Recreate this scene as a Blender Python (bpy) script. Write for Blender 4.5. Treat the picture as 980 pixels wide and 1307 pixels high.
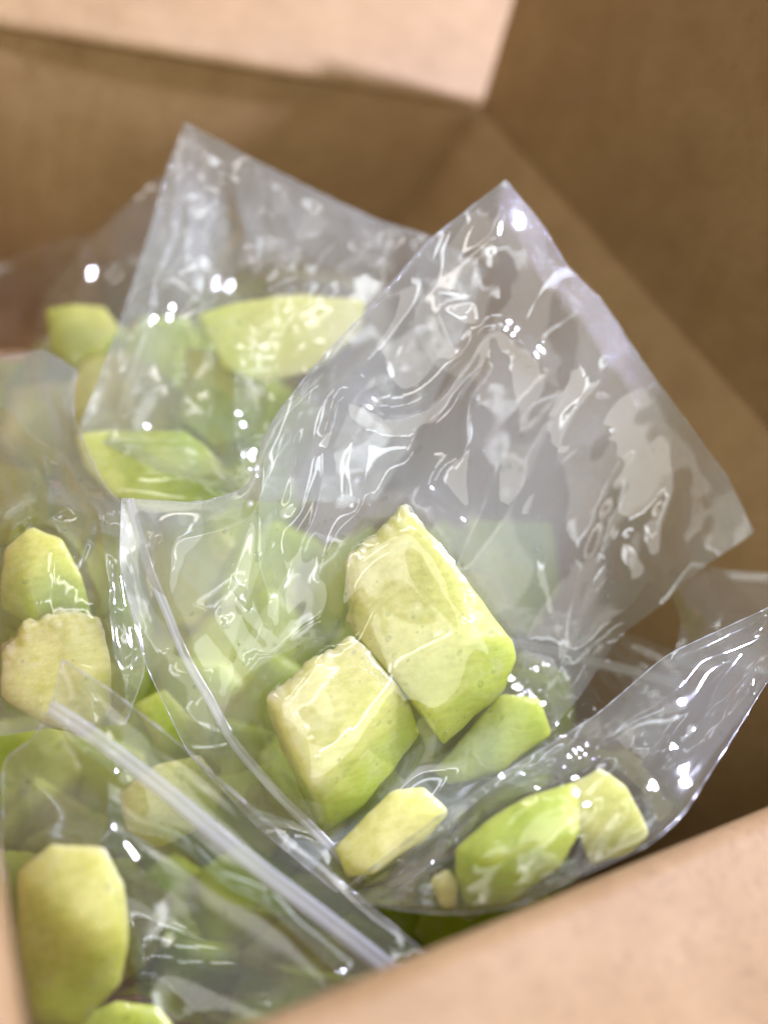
import bpy, bmesh, math, random
import numpy as np
from mathutils import Vector, Matrix

random.seed(7)
rng = np.random.default_rng(7)
for o in list(bpy.data.objects):
    bpy.data.objects.remove(o)
scene = bpy.context.scene
COL = scene.collection

# ------------------------------------------------------------------ camera
# photograph frame 980 x 1307, focal length 1098 px; the box axes give the pose
PW, PH, FPX = 980.0, 1307.0, 1098.0
CAM_H = 0.20                                  # camera above the rim of the box
dX = np.array([0.8630, -0.1001, 0.4953])      # box axes in camera space (x right, y down, z forward)
dY = np.array([-0.3915, -0.7527, 0.5294])
dX /= np.linalg.norm(dX)
dY -= dX * dX.dot(dY); dY /= np.linalg.norm(dY)
dZ = np.cross(dX, dY)                         # up, towards the camera
R_WC = np.stack([dX, dY, dZ])                 # world = R_WC @ cam
CAMPOS = np.array([0, 0, CAM_H])

cam_d = bpy.data.cameras.new('camera')
cam = bpy.data.objects.new('camera', cam_d)
COL.objects.link(cam)
right = R_WC @ np.array([1, 0, 0]); up = R_WC @ np.array([0, -1, 0]); back = R_WC @ np.array([0, 0, -1])
cam.matrix_world = Matrix(((right[0], up[0], back[0], CAMPOS[0]),
                           (right[1], up[1], back[1], CAMPOS[1]),
                           (right[2], up[2], back[2], CAMPOS[2]),
                           (0, 0, 0, 1)))
cam_d.sensor_fit = 'HORIZONTAL'
cam_d.sensor_width = 24.0
cam_d.lens = FPX / PW * 24.0
cam_d.clip_start = 0.01
cam_d.clip_end = 50
cam_d.dof.use_dof = True
cam_d.dof.focus_distance = 0.288
cam_d.dof.aperture_fstop = cam_d.lens / 11.0
cam_d.dof.aperture_blades = 0
scene.camera = cam

# ------------------------------------------------------------------ world and lamps
w = bpy.data.worlds.new('World'); scene.world = w; w.use_nodes = True
bg = w.node_tree.nodes['Background']
bg.inputs[0].default_value = (1.0, 0.94, 0.84, 1)
bg.inputs[1].default_value = 0.17

def lamp(name, loc, target, sx, sy, watts, color):
    d = bpy.data.lights.new(name, 'AREA')
    d.shape = 'RECTANGLE'; d.size = sx; d.size_y = sy; d.energy = watts; d.color = color
    o = bpy.data.objects.new(name, d); COL.objects.link(o)
    o.location = loc
    o.rotation_euler = (Vector(target) - Vector(loc)).to_track_quat('-Z', 'Y').to_euler()
    return o
BC = Vector((0.19, 0.25, -0.03))
kd = Vector((0.66, 0.085, 1.0)).normalized()
lamp('key_lamp', BC + kd * 2.0, BC, 0.15, 0.15, 48, (1.0, 1.01, 1.42))
lamp('front_fill', (-0.55, -1.25, 1.5), BC, 2.8, 2.2, 21, (1.0, 0.97, 0.92))  # unseen soft fill added from the camera side to brighten the fruit faces
for gx, gy in ((-1.1, -0.7), (-0.5, -0.45), (0.15, -0.6), (-1.0, 0.25), (-0.35, 0.35), (0.3, 0.15), (-0.8, 1.2), (0.0, 1.1), (0.7, 0.9)):
    lamp('glint_lamp', (gx, gy, 1.95), (gx, gy, 0), 0.62, 0.13, 0.95, (1.0, 0.93, 0.86) if gx < -0.7 else (0.92, 0.96, 1.0))  # unseen overhead lamps added to draw line highlights on the film

scene.view_settings.view_transform = 'Standard'
scene.view_settings.look = 'None'
scene.view_settings.exposure = 0.5
scene.view_settings.gamma = 1.0
scene.view_settings.use_curve_mapping = False
scene.cycles.transparent_max_bounces = 64
scene.cycles.max_bounces = 9
scene.cycles.diffuse_bounces = 4
scene.cycles.glossy_bounces = 4
scene.cycles.transmission_bounces = 8
scene.cycles.caustics_reflective = False
scene.cycles.caustics_refractive = False
scene.cycles.sample_clamp_indirect = 4.0
scene.cycles.use_adaptive_sampling = True
scene.cycles.adaptive_threshold = 0.025
scene.cycles.use_denoising = True
try:
    scene.cycles.denoiser = 'OPENIMAGEDENOISE'
    scene.cycles.denoising_input_passes = 'RGB_ALBEDO_NORMAL'
except Exception:
    pass

# ------------------------------------------------------------------ coordinate helpers
def un(px, py, D):
    """photograph ray at depth D (metres along the optical axis) -> world point"""
    px = np.asarray(px, float); py = np.asarray(py, float); D = np.asarray(D, float)
    c = np.stack([(px - PW / 2) / FPX * D, (py - PH / 2) / FPX * D, D], -1)
    return c @ R_WC.T + CAMPOS

def pj(P):
    c = (P - CAMPOS) @ R_WC
    return c[..., 0] / c[..., 2] * FPX + PW / 2, c[..., 1] / c[..., 2] * FPX + PH / 2, c[..., 2]

# ------------------------------------------------------------------ materials
def new_mat(name):
    m = bpy.data.materials.new(name); m.use_nodes = True
    nt = m.node_tree; nt.nodes.clear()
    out = nt.nodes.new('ShaderNodeOutputMaterial')
    return m, nt, out

def nd(nt, t, **kw):
    n = nt.nodes.new(t)
    for k, v in kw.items():
        setattr(n, k, v)
    return n

def ramp(nt, src, stops):
    r = nd(nt, 'ShaderNodeValToRGB')
    while len(r.color_ramp.elements) < len(stops):
        r.color_ramp.elements.new(0.5)
    for e, (p, c) in zip(r.color_ramp.elements, stops):
        e.position = p; e.color = (*c, 1)
    nt.links.new(src, r.inputs[0])
    return r

def mat_kraft(axis='X'):
    m, nt, out = new_mat('kraft_board'); L = nt.links
    tc = nd(nt, 'ShaderNodeTexCoord')
    n1 = nd(nt, 'ShaderNodeTexNoise'); n1.inputs['Scale'].default_value = 55; n1.inputs['Detail'].default_value = 6
    n2 = nd(nt, 'ShaderNodeTexNoise'); n2.inputs['Scale'].default_value = 420; n2.inputs['Detail'].default_value = 4
    mp = nd(nt, 'ShaderNodeMapping'); mp.inputs['Scale'].default_value = (1, 1, 1)
    L.new(tc.outputs['Object'], mp.inputs[0])
    L.new(mp.outputs[0], n1.inputs[0]); L.new(mp.outputs[0], n2.inputs[0])
    c1 = ramp(nt, n1.outputs[0], [(0.3, (0.355, 0.222, 0.098)), (0.7, (0.40, 0.258, 0.124))])
    c2 = ramp(nt, n2.outputs[0], [(0.28, (0.80, 0.78, 0.75)), (0.45, (0.97, 0.97, 0.97)), (0.72, (1.05, 1.05, 1.06))])
    mx = nd(nt, 'ShaderNodeMix', data_type='RGBA', blend_type='MULTIPLY'); mx.inputs[0].default_value = 1
    L.new(c1.outputs[0], mx.inputs[6]); L.new(c2.outputs[0], mx.inputs[7])
    bs = nd(nt, 'ShaderNodeBsdfPrincipled'); bs.inputs['Roughness'].default_value = 0.62
    bs.inputs['Specular IOR Level'].default_value = 0.35
    L.new(mx.outputs[2], bs.inputs['Base Color'])
    bp = nd(nt, 'ShaderNodeBump'); bp.inputs['Strength'].default_value = 0.25; bp.inputs['Distance'].default_value = 0.0006
    L.new(n2.outputs[0], bp.inputs['Height'])
    wv = nd(nt, 'ShaderNodeTexWave', bands_direction=axis); wv.inputs['Scale'].default_value = 22; wv.inputs['Distortion'].default_value = 0.6
    L.new(tc.outputs['Object'], wv.inputs[0])
    b2 = nd(nt, 'ShaderNodeBump'); b2.inputs['Strength'].default_value = 0.07; b2.inputs['Distance'].default_value = 0.0012
    L.new(wv.outputs['Fac'], b2.inputs['Height']); L.new(bp.outputs[0], b2.inputs['Normal'])
    L.new(b2.outputs[0], bs.inputs['Normal'])
    n4 = nd(nt, 'ShaderNodeTexNoise'); n4.inputs['Scale'].default_value = 14; n4.inputs['Detail'].default_value = 8; n4.inputs['Roughness'].default_value = 0.65
    L.new(tc.outputs['Object'], n4.inputs[0])
    c4 = ramp(nt, n4.outputs[0], [(0.36, (0.88, 0.86, 0.84)), (0.5, (1, 1, 1)), (0.66, (1.06, 1.06, 1.06))])
    m2 = nd(nt, 'ShaderNodeMix', data_type='RGBA', blend_type='MULTIPLY'); m2.inputs[0].default_value = 0.8
    L.new(mx.outputs[2], m2.inputs[6]); L.new(c4.outputs[0], m2.inputs[7]); L.new(m2.outputs[2], bs.inputs['Base Color'])
    L.new(bs.outputs[0], out.inputs[0])
    return m

def mat_melon():
    m, nt, out = new_mat('melon_flesh'); L = nt.links
    at = nd(nt, 'ShaderNodeAttribute', attribute_name='rind')
    tc = nd(nt, 'ShaderNodeTexCoord')
    n1 = nd(nt, 'ShaderNodeTexNoise'); n1.inputs['Scale'].default_value = 38; n1.inputs['Detail'].default_value = 5
    n2 = nd(nt, 'ShaderNodeTexNoise'); n2.inputs['Scale'].default_value = 480; n2.inputs['Detail'].default_value = 5; n2.inputs['Roughness'].default_value = 0.6
    vo = nd(nt, 'ShaderNodeTexVoronoi'); vo.inputs['Scale'].default_value = 1100
    for n in (n1, n2, vo):
        L.new(tc.outputs['Object'], n.inputs[0])
    a1 = nd(nt, 'ShaderNodeMath', operation='MULTIPLY_ADD'); a1.inputs[1].default_value = 0.55; a1.inputs[2].default_value = -0.275
    L.new(n1.outputs[0], a1.inputs[0])
    a2 = nd(nt, 'ShaderNodeMath', operation='ADD', use_clamp=True)
    L.new(at.outputs['Fac'], a2.inputs[0]); L.new(a1.outputs[0], a2.inputs[1])
    c = ramp(nt, a2.outputs[0], [(0.0, (0.77, 0.74, 0.28)), (0.35, (0.73, 0.74, 0.21)), (0.62, (0.60, 0.69, 0.12)), (0.85, (0.49, 0.62, 0.05)), (1.0, (0.35, 0.46, 0.018))])
    sp = ramp(nt, n2.outputs[0], [(0.30, (0.92, 0.92, 0.84)), (0.5, (1, 1, 1)), (0.68, (1.06, 1.05, 1.14))])
    mx = nd(nt, 'ShaderNodeMix', data_type='RGBA', blend_type='MULTIPLY'); mx.inputs[0].default_value = 0.8
    L.new(c.outputs[0], mx.inputs[6]); L.new(sp.outputs[0], mx.inputs[7])
    fm = nd(nt, 'ShaderNodeMapping'); fm.inputs['Scale'].default_value = (70, 420, 420); fm.inputs['Rotation'].default_value = (0.4, 0.7, 0.9)
    fn = nd(nt, 'ShaderNodeTexNoise'); fn.inputs['Scale'].default_value = 1.0; fn.inputs['Detail'].default_value = 3
    L.new(tc.outputs['Object'], fm.inputs[0]); L.new(fm.outputs[0], fn.inputs[0])
    fr = ramp(nt, fn.outputs[0], [(0.35, (0.90, 0.90, 0.80)), (0.5, (1, 1, 1)), (0.66, (1.06, 1.05, 1.16))])
    m3 = nd(nt, 'ShaderNodeMix', data_type='RGBA', blend_type='MULTIPLY'); m3.inputs[0].default_value = 0.9
    L.new(mx.outputs[2], m3.inputs[6]); L.new(fr.outputs[0], m3.inputs[7])
    n5 = nd(nt, 'ShaderNodeTexNoise'); n5.inputs['Scale'].default_value = 75; n5.inputs['Detail'].default_value = 6; n5.inputs['Roughness'].default_value = 0.65
    L.new(tc.outputs['Object'], n5.inputs[0])
    pr = nd(nt, 'ShaderNodeMapRange'); pr.inputs[1].default_value = 0.52; pr.inputs[2].default_value = 0.74; pr.inputs[3].default_value = 0.0; pr.inputs[4].default_value = 0.5
    L.new(n5.outputs[0], pr.inputs[0])
    m4 = nd(nt, 'ShaderNodeMix', data_type='RGBA', blend_type='MIX')
    m4.inputs[7].default_value = (0.82, 0.82, 0.56, 1)
    L.new(pr.outputs[0], m4.inputs[0]); L.new(m3.outputs[2], m4.inputs[6])
    bs = nd(nt, 'ShaderNodeBsdfPrincipled')
    bs.inputs['Roughness'].default_value = 0.34
    bs.inputs['Specular IOR Level'].default_value = 0.5
    bs.inputs['Subsurface Weight'].default_value = 1.0
    bs.inputs['Subsurface Radius'].default_value = (0.85, 1.0, 0.4)
    bs.inputs['Subsurface Scale'].default_value = 0.018
    bs.inputs['Coat Weight'].default_value = 0.45; bs.inputs['Coat Roughness'].default_value = 0.10
    L.new(m4.outputs[2], bs.inputs['Base Color'])
    ad = nd(nt, 'ShaderNodeMath', operation='MULTIPLY_ADD'); ad.inputs[1].default_value = 0.5
    L.new(vo.outputs[0], ad.inputs[0]); L.new(n2.outputs[0], ad.inputs[2])
    bp = nd(nt, 'ShaderNodeBump'); bp.inputs['Strength'].default_value = 0.16; bp.inputs['Distance'].default_value = 0.0006
    L.new(ad.outputs[0], bp.inputs['Height'])
    L.new(bp.outputs[0], bs.inputs['Normal'])
    b2 = nd(nt, 'ShaderNodeBump'); b2.inputs['Strength'].default_value = 0.45; b2.inputs['Distance'].default_value = 0.0009
    L.new(ad.outputs[0], b2.inputs['Height']); L.new(b2.outputs[0], bs.inputs['Coat Normal'])
    L.new(bs.outputs[0], out.inputs[0])
    return m

def mat_film(name, haze, tint=(0.97, 0.975, 0.97), rough=0.06, boost=2.1, crimp=None, hazecol=(0.80, 0.82, 0.84), veil=False):
    """thin clear plastic sheet: transparent, Fresnel reflection of both faces, a little milky scatter"""
    m, nt, out = new_mat(name); L = nt.links
    nrm = None
    if crimp:
        tc = nd(nt, 'ShaderNodeTexCoord')
        wv = nd(nt, 'ShaderNodeTexNoise'); wv.inputs['Scale'].default_value = crimp; wv.inputs['Detail'].default_value = 2
        mp = nd(nt, 'ShaderNodeMapping'); mp.inputs['Scale'].default_value = (1, 0.35, 1)
        L.new(tc.outputs['Object'], mp.inputs[0]); L.new(mp.outputs[0], wv.inputs[0])
        nrm = nd(nt, 'ShaderNodeBump'); nrm.inputs['Strength'].default_value = 0.9; nrm.inputs['Distance'].default_value = 0.0012
        L.new(wv.outputs[0], nrm.inputs['Height'])
    lw = nd(nt, 'ShaderNodeLayerWeight'); lw.inputs[0].default_value = 0.5
    if nrm: L.new(nrm.outputs[0], lw.inputs['Normal'])
    pw = nd(nt, 'ShaderNodeMath', operation='POWER'); pw.inputs[1].default_value = 5.0
    L.new(lw.outputs['Facing'], pw.inputs[0])
    ma = nd(nt, 'ShaderNodeMath', operation='MULTIPLY_ADD', use_clamp=True)
    ma.inputs[1].default_value = 0.80; ma.inputs[2].default_value = 0.04 * boost * 1.25
    L.new(pw.outputs[0], ma.inputs[0])
    tr = nd(nt, 'ShaderNodeBsdfTransparent'); tr.inputs[0].default_value = (*tint, 1)
    df = nd(nt, 'ShaderNodeBsdfDiffuse'); df.inputs[0].default_value = (*hazecol, 1)
    tl = nd(nt, 'ShaderNodeBsdfTranslucent'); tl.inputs[0].default_value = (*hazecol, 1)
    dm = nd(nt, 'ShaderNodeMixShader'); dm.inputs[0].default_value = 0.45
    L.new(df.outputs[0], dm.inputs[1]); L.new(tl.outputs[0], dm.inputs[2])
    mh = nd(nt, 'ShaderNodeMixShader'); mh.inputs[0].default_value = haze
    if veil:
        va = nd(nt, 'ShaderNodeAttribute', attribute_name='veil')
        vm = nd(nt, 'ShaderNodeMath', operation='MULTIPLY'); vm.inputs[1].default_value = haze
        L.new(va.outputs['Fac'], vm.inputs[0]); L.new(vm.outputs[0], mh.inputs[0])
    L.new(tr.outputs[0], mh.inputs[1]); L.new(dm.outputs[0], mh.inputs[2])
    gl = nd(nt, 'ShaderNodeBsdfGlossy'); gl.inputs['Roughness'].default_value = rough
    gl.inputs[0].default_value = (1, 1, 1, 1)
    if nrm: L.new(nrm.outputs[0], gl.inputs['Normal'])
    mg = nd(nt, 'ShaderNodeMixShader'); L.new(ma.outputs[0], mg.inputs[0])
    L.new(mh.outputs[0], mg.inputs[1]); L.new(gl.outputs[0], mg.inputs[2])
    L.new(mg.outputs[0], out.inputs[0])
    return m

def mat_water():
    m, nt, out = new_mat('water_drop'); L = nt.links
    tr = nd(nt, 'ShaderNodeBsdfTransparent'); tr.inputs[0].default_value = (0.93, 0.95, 0.93, 1)
    gl = nd(nt, 'ShaderNodeBsdfGlossy'); gl.inputs['Roughness'].default_value = 0.04
    lw = nd(nt, 'ShaderNodeLayerWeight'); lw.inputs[0].default_value = 0.5
    pw = nd(nt, 'ShaderNodeMath', operation='POWER'); pw.inputs[1].default_value = 2.5
    L.new(lw.outputs['Facing'], pw.inputs[0])
    ma = nd(nt, 'ShaderNodeMath', operation='MULTIPLY_ADD', use_clamp=True); ma.inputs[1].default_value = 0.7; ma.inputs[2].default_value = 0.06
    L.new(pw.outputs[0], ma.inputs[0])
    mg = nd(nt, 'ShaderNodeMixShader'); L.new(ma.outputs[0], mg.inputs[0])
    L.new(tr.outputs[0], mg.inputs[1]); L.new(gl.outputs[0], mg.inputs[2]); L.new(mg.outputs[0], out.inputs[0])
    return m

def mat_floor():
    m, nt, out = new_mat('worktop'); L = nt.links
    tc = nd(nt, 'ShaderNodeTexCoord'); n = nd(nt, 'ShaderNodeTexNoise'); n.inputs['Scale'].default_value = 9
    L.new(tc.outputs['Object'], n.inputs[0])
    c = ramp(nt, n.outputs[0], [(0.3, (0.34, 0.33, 0.32)), (0.7, (0.42, 0.41, 0.40))])
    bs = nd(nt, 'ShaderNodeBsdfPrincipled'); bs.inputs['Roughness'].default_value = 0.5
    L.new(c.outputs[0], bs.inputs['Base Color']); L.new(bs.outputs[0], out.inputs[0])
    return m

KRAFT = mat_kraft('X'); KRAFT_Y = mat_kraft('Y'); MELON = mat_melon(); WATER = mat_water(); FLOOR = mat_floor()
FILMS = {}
def film_mat(h):
    if h not in FILMS:
        FILMS[h] = mat_film('clear_film_%d' % round(h * 100), h, veil=True, hazecol=(0.80, 0.835, 0.82))
    return FILMS[h]
SEAL = mat_film('crimped_seal', 0.04, crimp=1100, rough=0.09, boost=0.8)
EDGE = mat_film('edge_glint_film', 0.45, rough=0.08, boost=2.5)  # whitened plastic, paints the bright line where film edges catch light
ZIP = mat_film('zip_plastic', 0.42, rough=0.25, boost=1.6, hazecol=(0.86, 0.88, 0.92))

# ------------------------------------------------------------------ object helpers
def link(name, mesh, mat, parent=None):
    o = bpy.data.objects.new(name, mesh); COL.objects.link(o)
    if mat:
        mesh.materials.append(mat)
    if parent is not None:
        o.parent = parent
        o.matrix_parent_inverse = parent.matrix_world.inverted()
    return o

def empty(name, loc, label, cat, group=None):
    o = bpy.data.objects.new(name, None); COL.objects.link(o)
    o.location = loc; o.empty_display_size = 0.02
    o.matrix_world = Matrix.Translation(Vector(loc))
    o['label'] = label; o['category'] = cat
    if group: o['group'] = group
    return o

def grid_mesh(name, P):
    m, n = P.shape[:2]
    idx = np.arange(m * n).reshape(m, n)
    f = np.stack([idx[:-1, :-1], idx[:-1, 1:], idx[1:, 1:], idx[1:, :-1]], -1).reshape(-1, 4)
    me = bpy.data.meshes.new(name)
    me.from_pydata(P.reshape(-1, 3).tolist(), [], f.tolist())
    me.polygons.foreach_set('use_smooth', [True] * len(me.polygons))
    me.update()
    return me

# ------------------------------------------------------------------ the setting: a worktop under the box
X0, X1, Y0, Y1 = 0.0125, 0.365, 0.025, 0.483
BOX_D = 0.21
me = bpy.data.meshes.new('worktop')
me.from_pydata([(-1.5, -1.5, -BOX_D - 0.006), (2, -1.5, -BOX_D - 0.006), (2, 2, -BOX_D - 0.006), (-1.5, 2, -BOX_D - 0.006)], [], [(0, 1, 2, 3)])
fl = link('worktop', me, FLOOR); fl['kind'] = 'structure'

# ------------------------------------------------------------------ the cardboard box
box = empty('cardboard_box', ((X0 + X1) / 2, (Y0 + Y1) / 2, -BOX_D), 'open brown cardboard box with its flaps unfolded, holding the bags of melon', 'box')
TH = 0.004
def sweep(name, prof, a, b, outdir, seg=24, sag=0.0, trim=(0, 0)):
    """profile (outward, z) polyline swept from a to b along a rim; outward direction outdir; real thickness"""
    a = np.array(a, float); b = np.array(b, float); od = np.array(outdir, float)
    prof = np.array(prof, float)
    L = np.linalg.norm(b - a)
    rows = []
    ta = np.zeros(len(prof)); tb = np.zeros(len(prof))
    s = np.concatenate([[0], np.cumsum(np.linalg.norm(np.diff(prof, axis=0), axis=1))]); s /= s[-1]
    for i in range(seg + 1):
        t = i / seg
        row = []
        for (o_, z_), ss in zip(prof, s):
            t0 = trim[0] * ss / L; t1 = 1 - trim[1] * ss / L
            tt = t0 + (t1 - t0) * t
            p = a + (b - a) * tt + od * (o_ + sag * math.sin(math.pi * tt) * ss) + np.array([0, 0, z_])
            row.append(p)
        rows.append(row)
    me = grid_mesh(name, np.array(rows))
    o = link(name, me, KRAFT if abs(od[1]) > 0.5 else KRAFT_Y, box)
    so = o.modifiers.new('thickness', 'SOLIDIFY'); so.thickness = TH; so.offset = 0
    bv = o.modifiers.new('bevel', 'BEVEL'); bv.width = 0.0008; bv.segments = 2; bv.limit_method = 'ANGLE'; bv.angle_limit = math.radians(60)
    return o

def flap_prof(ang, length, r=0.006, start=0.0):
    """from the rim: a rounded score, then a straight board at angle ang above the horizontal"""
    pts = []
    n = 6
    tot = math.radians(90 - ang)
    o_, z_ = start, 0.0
    for i in range(n + 1):
        th = math.radians(90) - tot * i / n
        pts.append((o_, z_))
        o_ += r * math.cos(th) * abs(tot) / n; z_ += r * math.sin(th) * abs(tot) / n
    th = math.radians(ang)
    for i in range(1, 9):
        pts.append((o_ + length * i / 8 * math.cos(th), z_ + length * i / 8 * math.sin(th)))
    return pts
h2 = TH / 2
wallp = [(0, -BOX_D), (0, -BOX_D * 0.6), (0, -BOX_D * 0.3), (0, 0.0)]
sweep('wall', wallp, (X0, Y1 + h2, 0), (X1 + h2, Y1 + h2, 0), (0, 1, 0), sag=0.002)
sweep('wall', [(-0.07 * (-z_ / BOX_D), z_) for _, z_ in wallp], (X1 + h2, Y1, 0), (X1 + h2, Y0, 0), (1, 0, 0), sag=0.002)
sweep('wall', wallp, (X1 + h2, Y0 - h2, 0), (X0, Y0 - h2, 0), (0, -1, 0), sag=0.001)
sweep('wall', wallp, (X0 - h2, Y0, 0), (X0 - h2, Y1, 0), (-1, 0, 0), sag=0.001)
f_back = sweep('flap', flap_prof(24, 0.21), (X0, Y1 + h2, 0), (X1 + 0.004, Y1 + h2, 0), (0, 1, 0), trim=(0.004, -0.15), sag=0.003)
f_right = sweep('flap', flap_prof(97, 0.165, start=0.0022), (X1 + h2, Y1 - 0.001, 0), (X1 + h2, Y0, 0), (1, 0, 0), trim=(0.0, 0.004))
f_front = sweep('flap', flap_prof(-3, 0.17), (X1, Y0 - h2, 0), (X0 + 0.002, Y0 - h2, 0), (0, -1, 0), trim=(0.004, 0.004))
f_left = sweep('flap', flap_prof(-4, 0.17), (X0 - h2, Y0 + 0.002, 0), (X0 - h2, Y1 - 0.003, 0), (-1, 0, 0), trim=(0.003, 0.004))
f_back['label'] = 'far flap, brightly lit and laid open'
f_right['label'] = 'right flap standing upright in shadow'
f_front['label'] = 'near flap folded down, out of focus'
me = bpy.data.meshes.new('bottom')
z = -BOX_D
me.from_pydata([(X0, Y0, z + .003), (X1, Y0, z + .003), (X1, Y1, z + .003), (X0, Y1, z + .003), (X0, Y0, z), (X1, Y0, z), (X1, Y1, z), (X0, Y1, z)], [],
               [(0, 1, 2, 3), (7, 6, 5, 4), (0, 4, 5, 1), (1, 5, 6, 2), (2, 6, 7, 3), (3, 7, 4, 0)])
link('bottom', me, KRAFT, box)

# ------------------------------------------------------------------ melon chunks
def fbm(P, scale, seed, octaves=3):
    """cheap smooth 3-D noise: sum of random sinusoids"""
    r = np.random.default_rng(seed)
    v = np.zeros(P.shape[:-1])
    amp = 1.0
    for o_ in range(octaves):
        for k in range(5):
            d = r.normal(size=3); d /= np.linalg.norm(d)
            v += amp * np.sin((P @ d) * scale * (2 ** o_) * r.uniform(0.7, 1.4) + r.uniform(0, 6.28)) / 2.5
        amp *= 0.5
    return v

def segdist(px, py, poly):
    best = np.full(px.shape, 1e9)
    for (ax, ay), (bx, by) in zip(poly[:-1], poly[1:]):
        dx, dy = bx - ax, by - ay
        t = np.clip(((px - ax) * dx + (py - ay) * dy) / (dx * dx + dy * dy), 0, 1)
        best = np.minimum(best, np.hypot(px - ax - t * dx, py - ay - t * dy))
    return best

CHUNKS = {}
def chunk_mesh(pts, voxel, smooth, noise, seed, ragged=None):
    bm = bmesh.new()
    for p in pts:
        bm.verts.new(p)
    bmesh.ops.convex_hull(bm, input=bm.verts)
    loose = [v for v in bm.verts if not v.link_faces]
    bmesh.ops.delete(bm, geom=loose, context='VERTS')
    me = bpy.data.meshes.new('melon_chunk'); bm.to_mesh(me); bm.free()
    o = bpy.data.objects.new('tmp', me); COL.objects.link(o)
    md = o.modifiers.new('r', 'REMESH'); md.mode = 'VOXEL'; md.voxel_size = voxel
    sm = o.modifiers.new('s', 'SMOOTH'); sm.iterations = smooth; sm.factor = 0.5
    dg = bpy.context.evaluated_depsgraph_get()
    ev = o.evaluated_get(dg)
    res = bpy.data.meshes.new_from_object(ev)
    bpy.data.objects.remove(o)
    n = len(res.vertices)
    co = np.empty(n * 3); res.vertices.foreach_get('co', co); co = co.reshape(-1, 3)
    no = np.empty(n * 3); res.vertices.foreach_get('normal', no); no = no.reshape(-1, 3)
    d = noise * (1.5 * fbm(co, 110, seed) + 0.5 * fbm(co, 330, seed + 1, 2))
    if ragged is not None:
        poly, wpx, amp = ragged
        px, py, D_ = pj(co)
        q = np.exp(-(segdist(px, py, poly) / wpx) ** 2)
        d = d + amp / 1000 * q * (0.6 * fbm(co, 230, seed + 5, 4) + 0.5 * np.abs(fbm(co, 700, seed + 6, 3)) - 0.7)
    co = co + no * d[:, None]
    res.vertices.foreach_set('co', co.ravel())
    res.polygons.foreach_set('use_smooth', [True] * len(res.polygons))
    res.update()
    return res, co

def chunk(key, D, pts, thick, axis, label, back_scale=0.82, voxel=0.0011, smooth=6, noise=0.00035, rind=(0.0, 1.0), ragged=None, group=None, seed=None, tilt=0.7):
    """pts: visible corners (px, py, mm behind D); hidden rear corners are pushed away from the viewer by thick mm"""
    seed = seed if seed is not None else (sum(ord(c) for c in key) * 7) % 1000
    a = np.array(pts, float)
    cx, cy = a[:, 0].mean(), a[:, 1].mean()
    a[:, 2] += tilt * (-0.06 * (a[:, 1] - cy) + 0.03 * (a[:, 0] - cx))
    V = un(a[:, 0], a[:, 1], D + a[:, 2] / 1000)
    b = a.copy()
    b[:, 0] = cx + (a[:, 0] - cx) * back_scale; b[:, 1] = cy + (a[:, 1] - cy) * back_scale
    Bk = un(b[:, 0], b[:, 1], D + thick / 1000.0 + 0 * b[:, 2])
    allp = np.vstack([V, Bk])
    rg = None
    if ragged:
        rg = ragged
    me, co = chunk_mesh(allp, voxel, smooth, noise, seed, rg)
    p0 = un(axis[0], axis[1], D + axis[2] / 1000); p1 = un(axis[3], axis[4], D + axis[5] / 1000)
    d = p1 - p0
    t = ((co - p0) @ d) / d.dot(d)
    t = np.clip(rind[0] + (rind[1] - rind[0]) * t, 0, 1)
    at = me.attributes.new('rind', 'FLOAT', 'POINT'); at.data.foreach_set('value', t.astype(np.float32))
    base = co.mean(0)
    me.transform(Matrix.Translation(-Vector(base)))
    o = link('melon_chunk', me, MELON)
    o.location = base
    o['label'] = label; o['category'] = 'melon piece'
    if group: o['group'] = group
    CHUNKS[key] = co
    return o

chunk('c1', 0.283, [(516, 640, 5), (534, 657, 4), (470, 688, 6), (441, 712, 6), (437, 790, 9), (598, 740, 0), (656, 818, 3), (660, 842, 6), (642, 880, 9),
                    (566, 952, 9), (545, 915, 1), (606, 812, -4), (503, 862, 0), (455, 806, 5), (560, 700, 0)], 36, (500, 720, 0, 600, 930, 8),
      'tall pale yellow melon chunk with ragged pointed top, upper one in the central bag', rind=(0.05, 0.78), noise=0.0004, smooth=6, ragged=([(534, 655), (515, 640), (470, 688), (441, 715), (437, 790)], 20, 1.7))
chunk('c2', 0.272, [(342, 888, 2), (398, 842, 3), (450, 808, 6), (505, 868, 2), (450, 945, -3), (397, 1003, -4), (415, 1060, 12), (470, 1020, 12), (536, 938, 14), (525, 900, 10),
                    (336, 906, 8), (360, 965, 9), (392, 1012, 6)], 34, (400, 900, 0, 480, 1010, 13),
      'blocky yellow melon chunk with dark green underside, leaning against the taller ragged chunk', rind=(0.02, 0.88), noise=0.0004, smooth=6, ragged=([(340, 890), (398, 842), (450, 808)], 16, 1.2))
chunk('c9', 0.306, [(585, 955, 4), (640, 885, 2), (686, 893, 2), (703, 935, 4), (640, 985, 0), (572, 1005, 4), (545, 985, 8)], 34, (600, 860, 0, 640, 990, 0),
      'green melon chunk in shade behind the tall ragged chunk', rind=(0.35, 0.85))
chunk('c3', 0.262, [(422, 1082, 4), (500, 1008, 2), (542, 1003, 1), (572, 1036, 2), (545, 1075, 0), (480, 1118, -1), (440, 1122, 3)], 32, (520, 1020, 0, 450, 1140, 14),
      'cream coloured melon chunk below the two yellow chunks', rind=(0.0, 0.5))
chunk('c3b', 0.245, [(547, 1122, 0), (572, 1108, 0), (584, 1130, 0), (582, 1158, 2), (562, 1160, 2)], 14, (560, 1120, 0, 575, 1170, 6),
      'smallest sliver of pale melon beside the near cardboard flap', rind=(0.05, 0.5))
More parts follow.
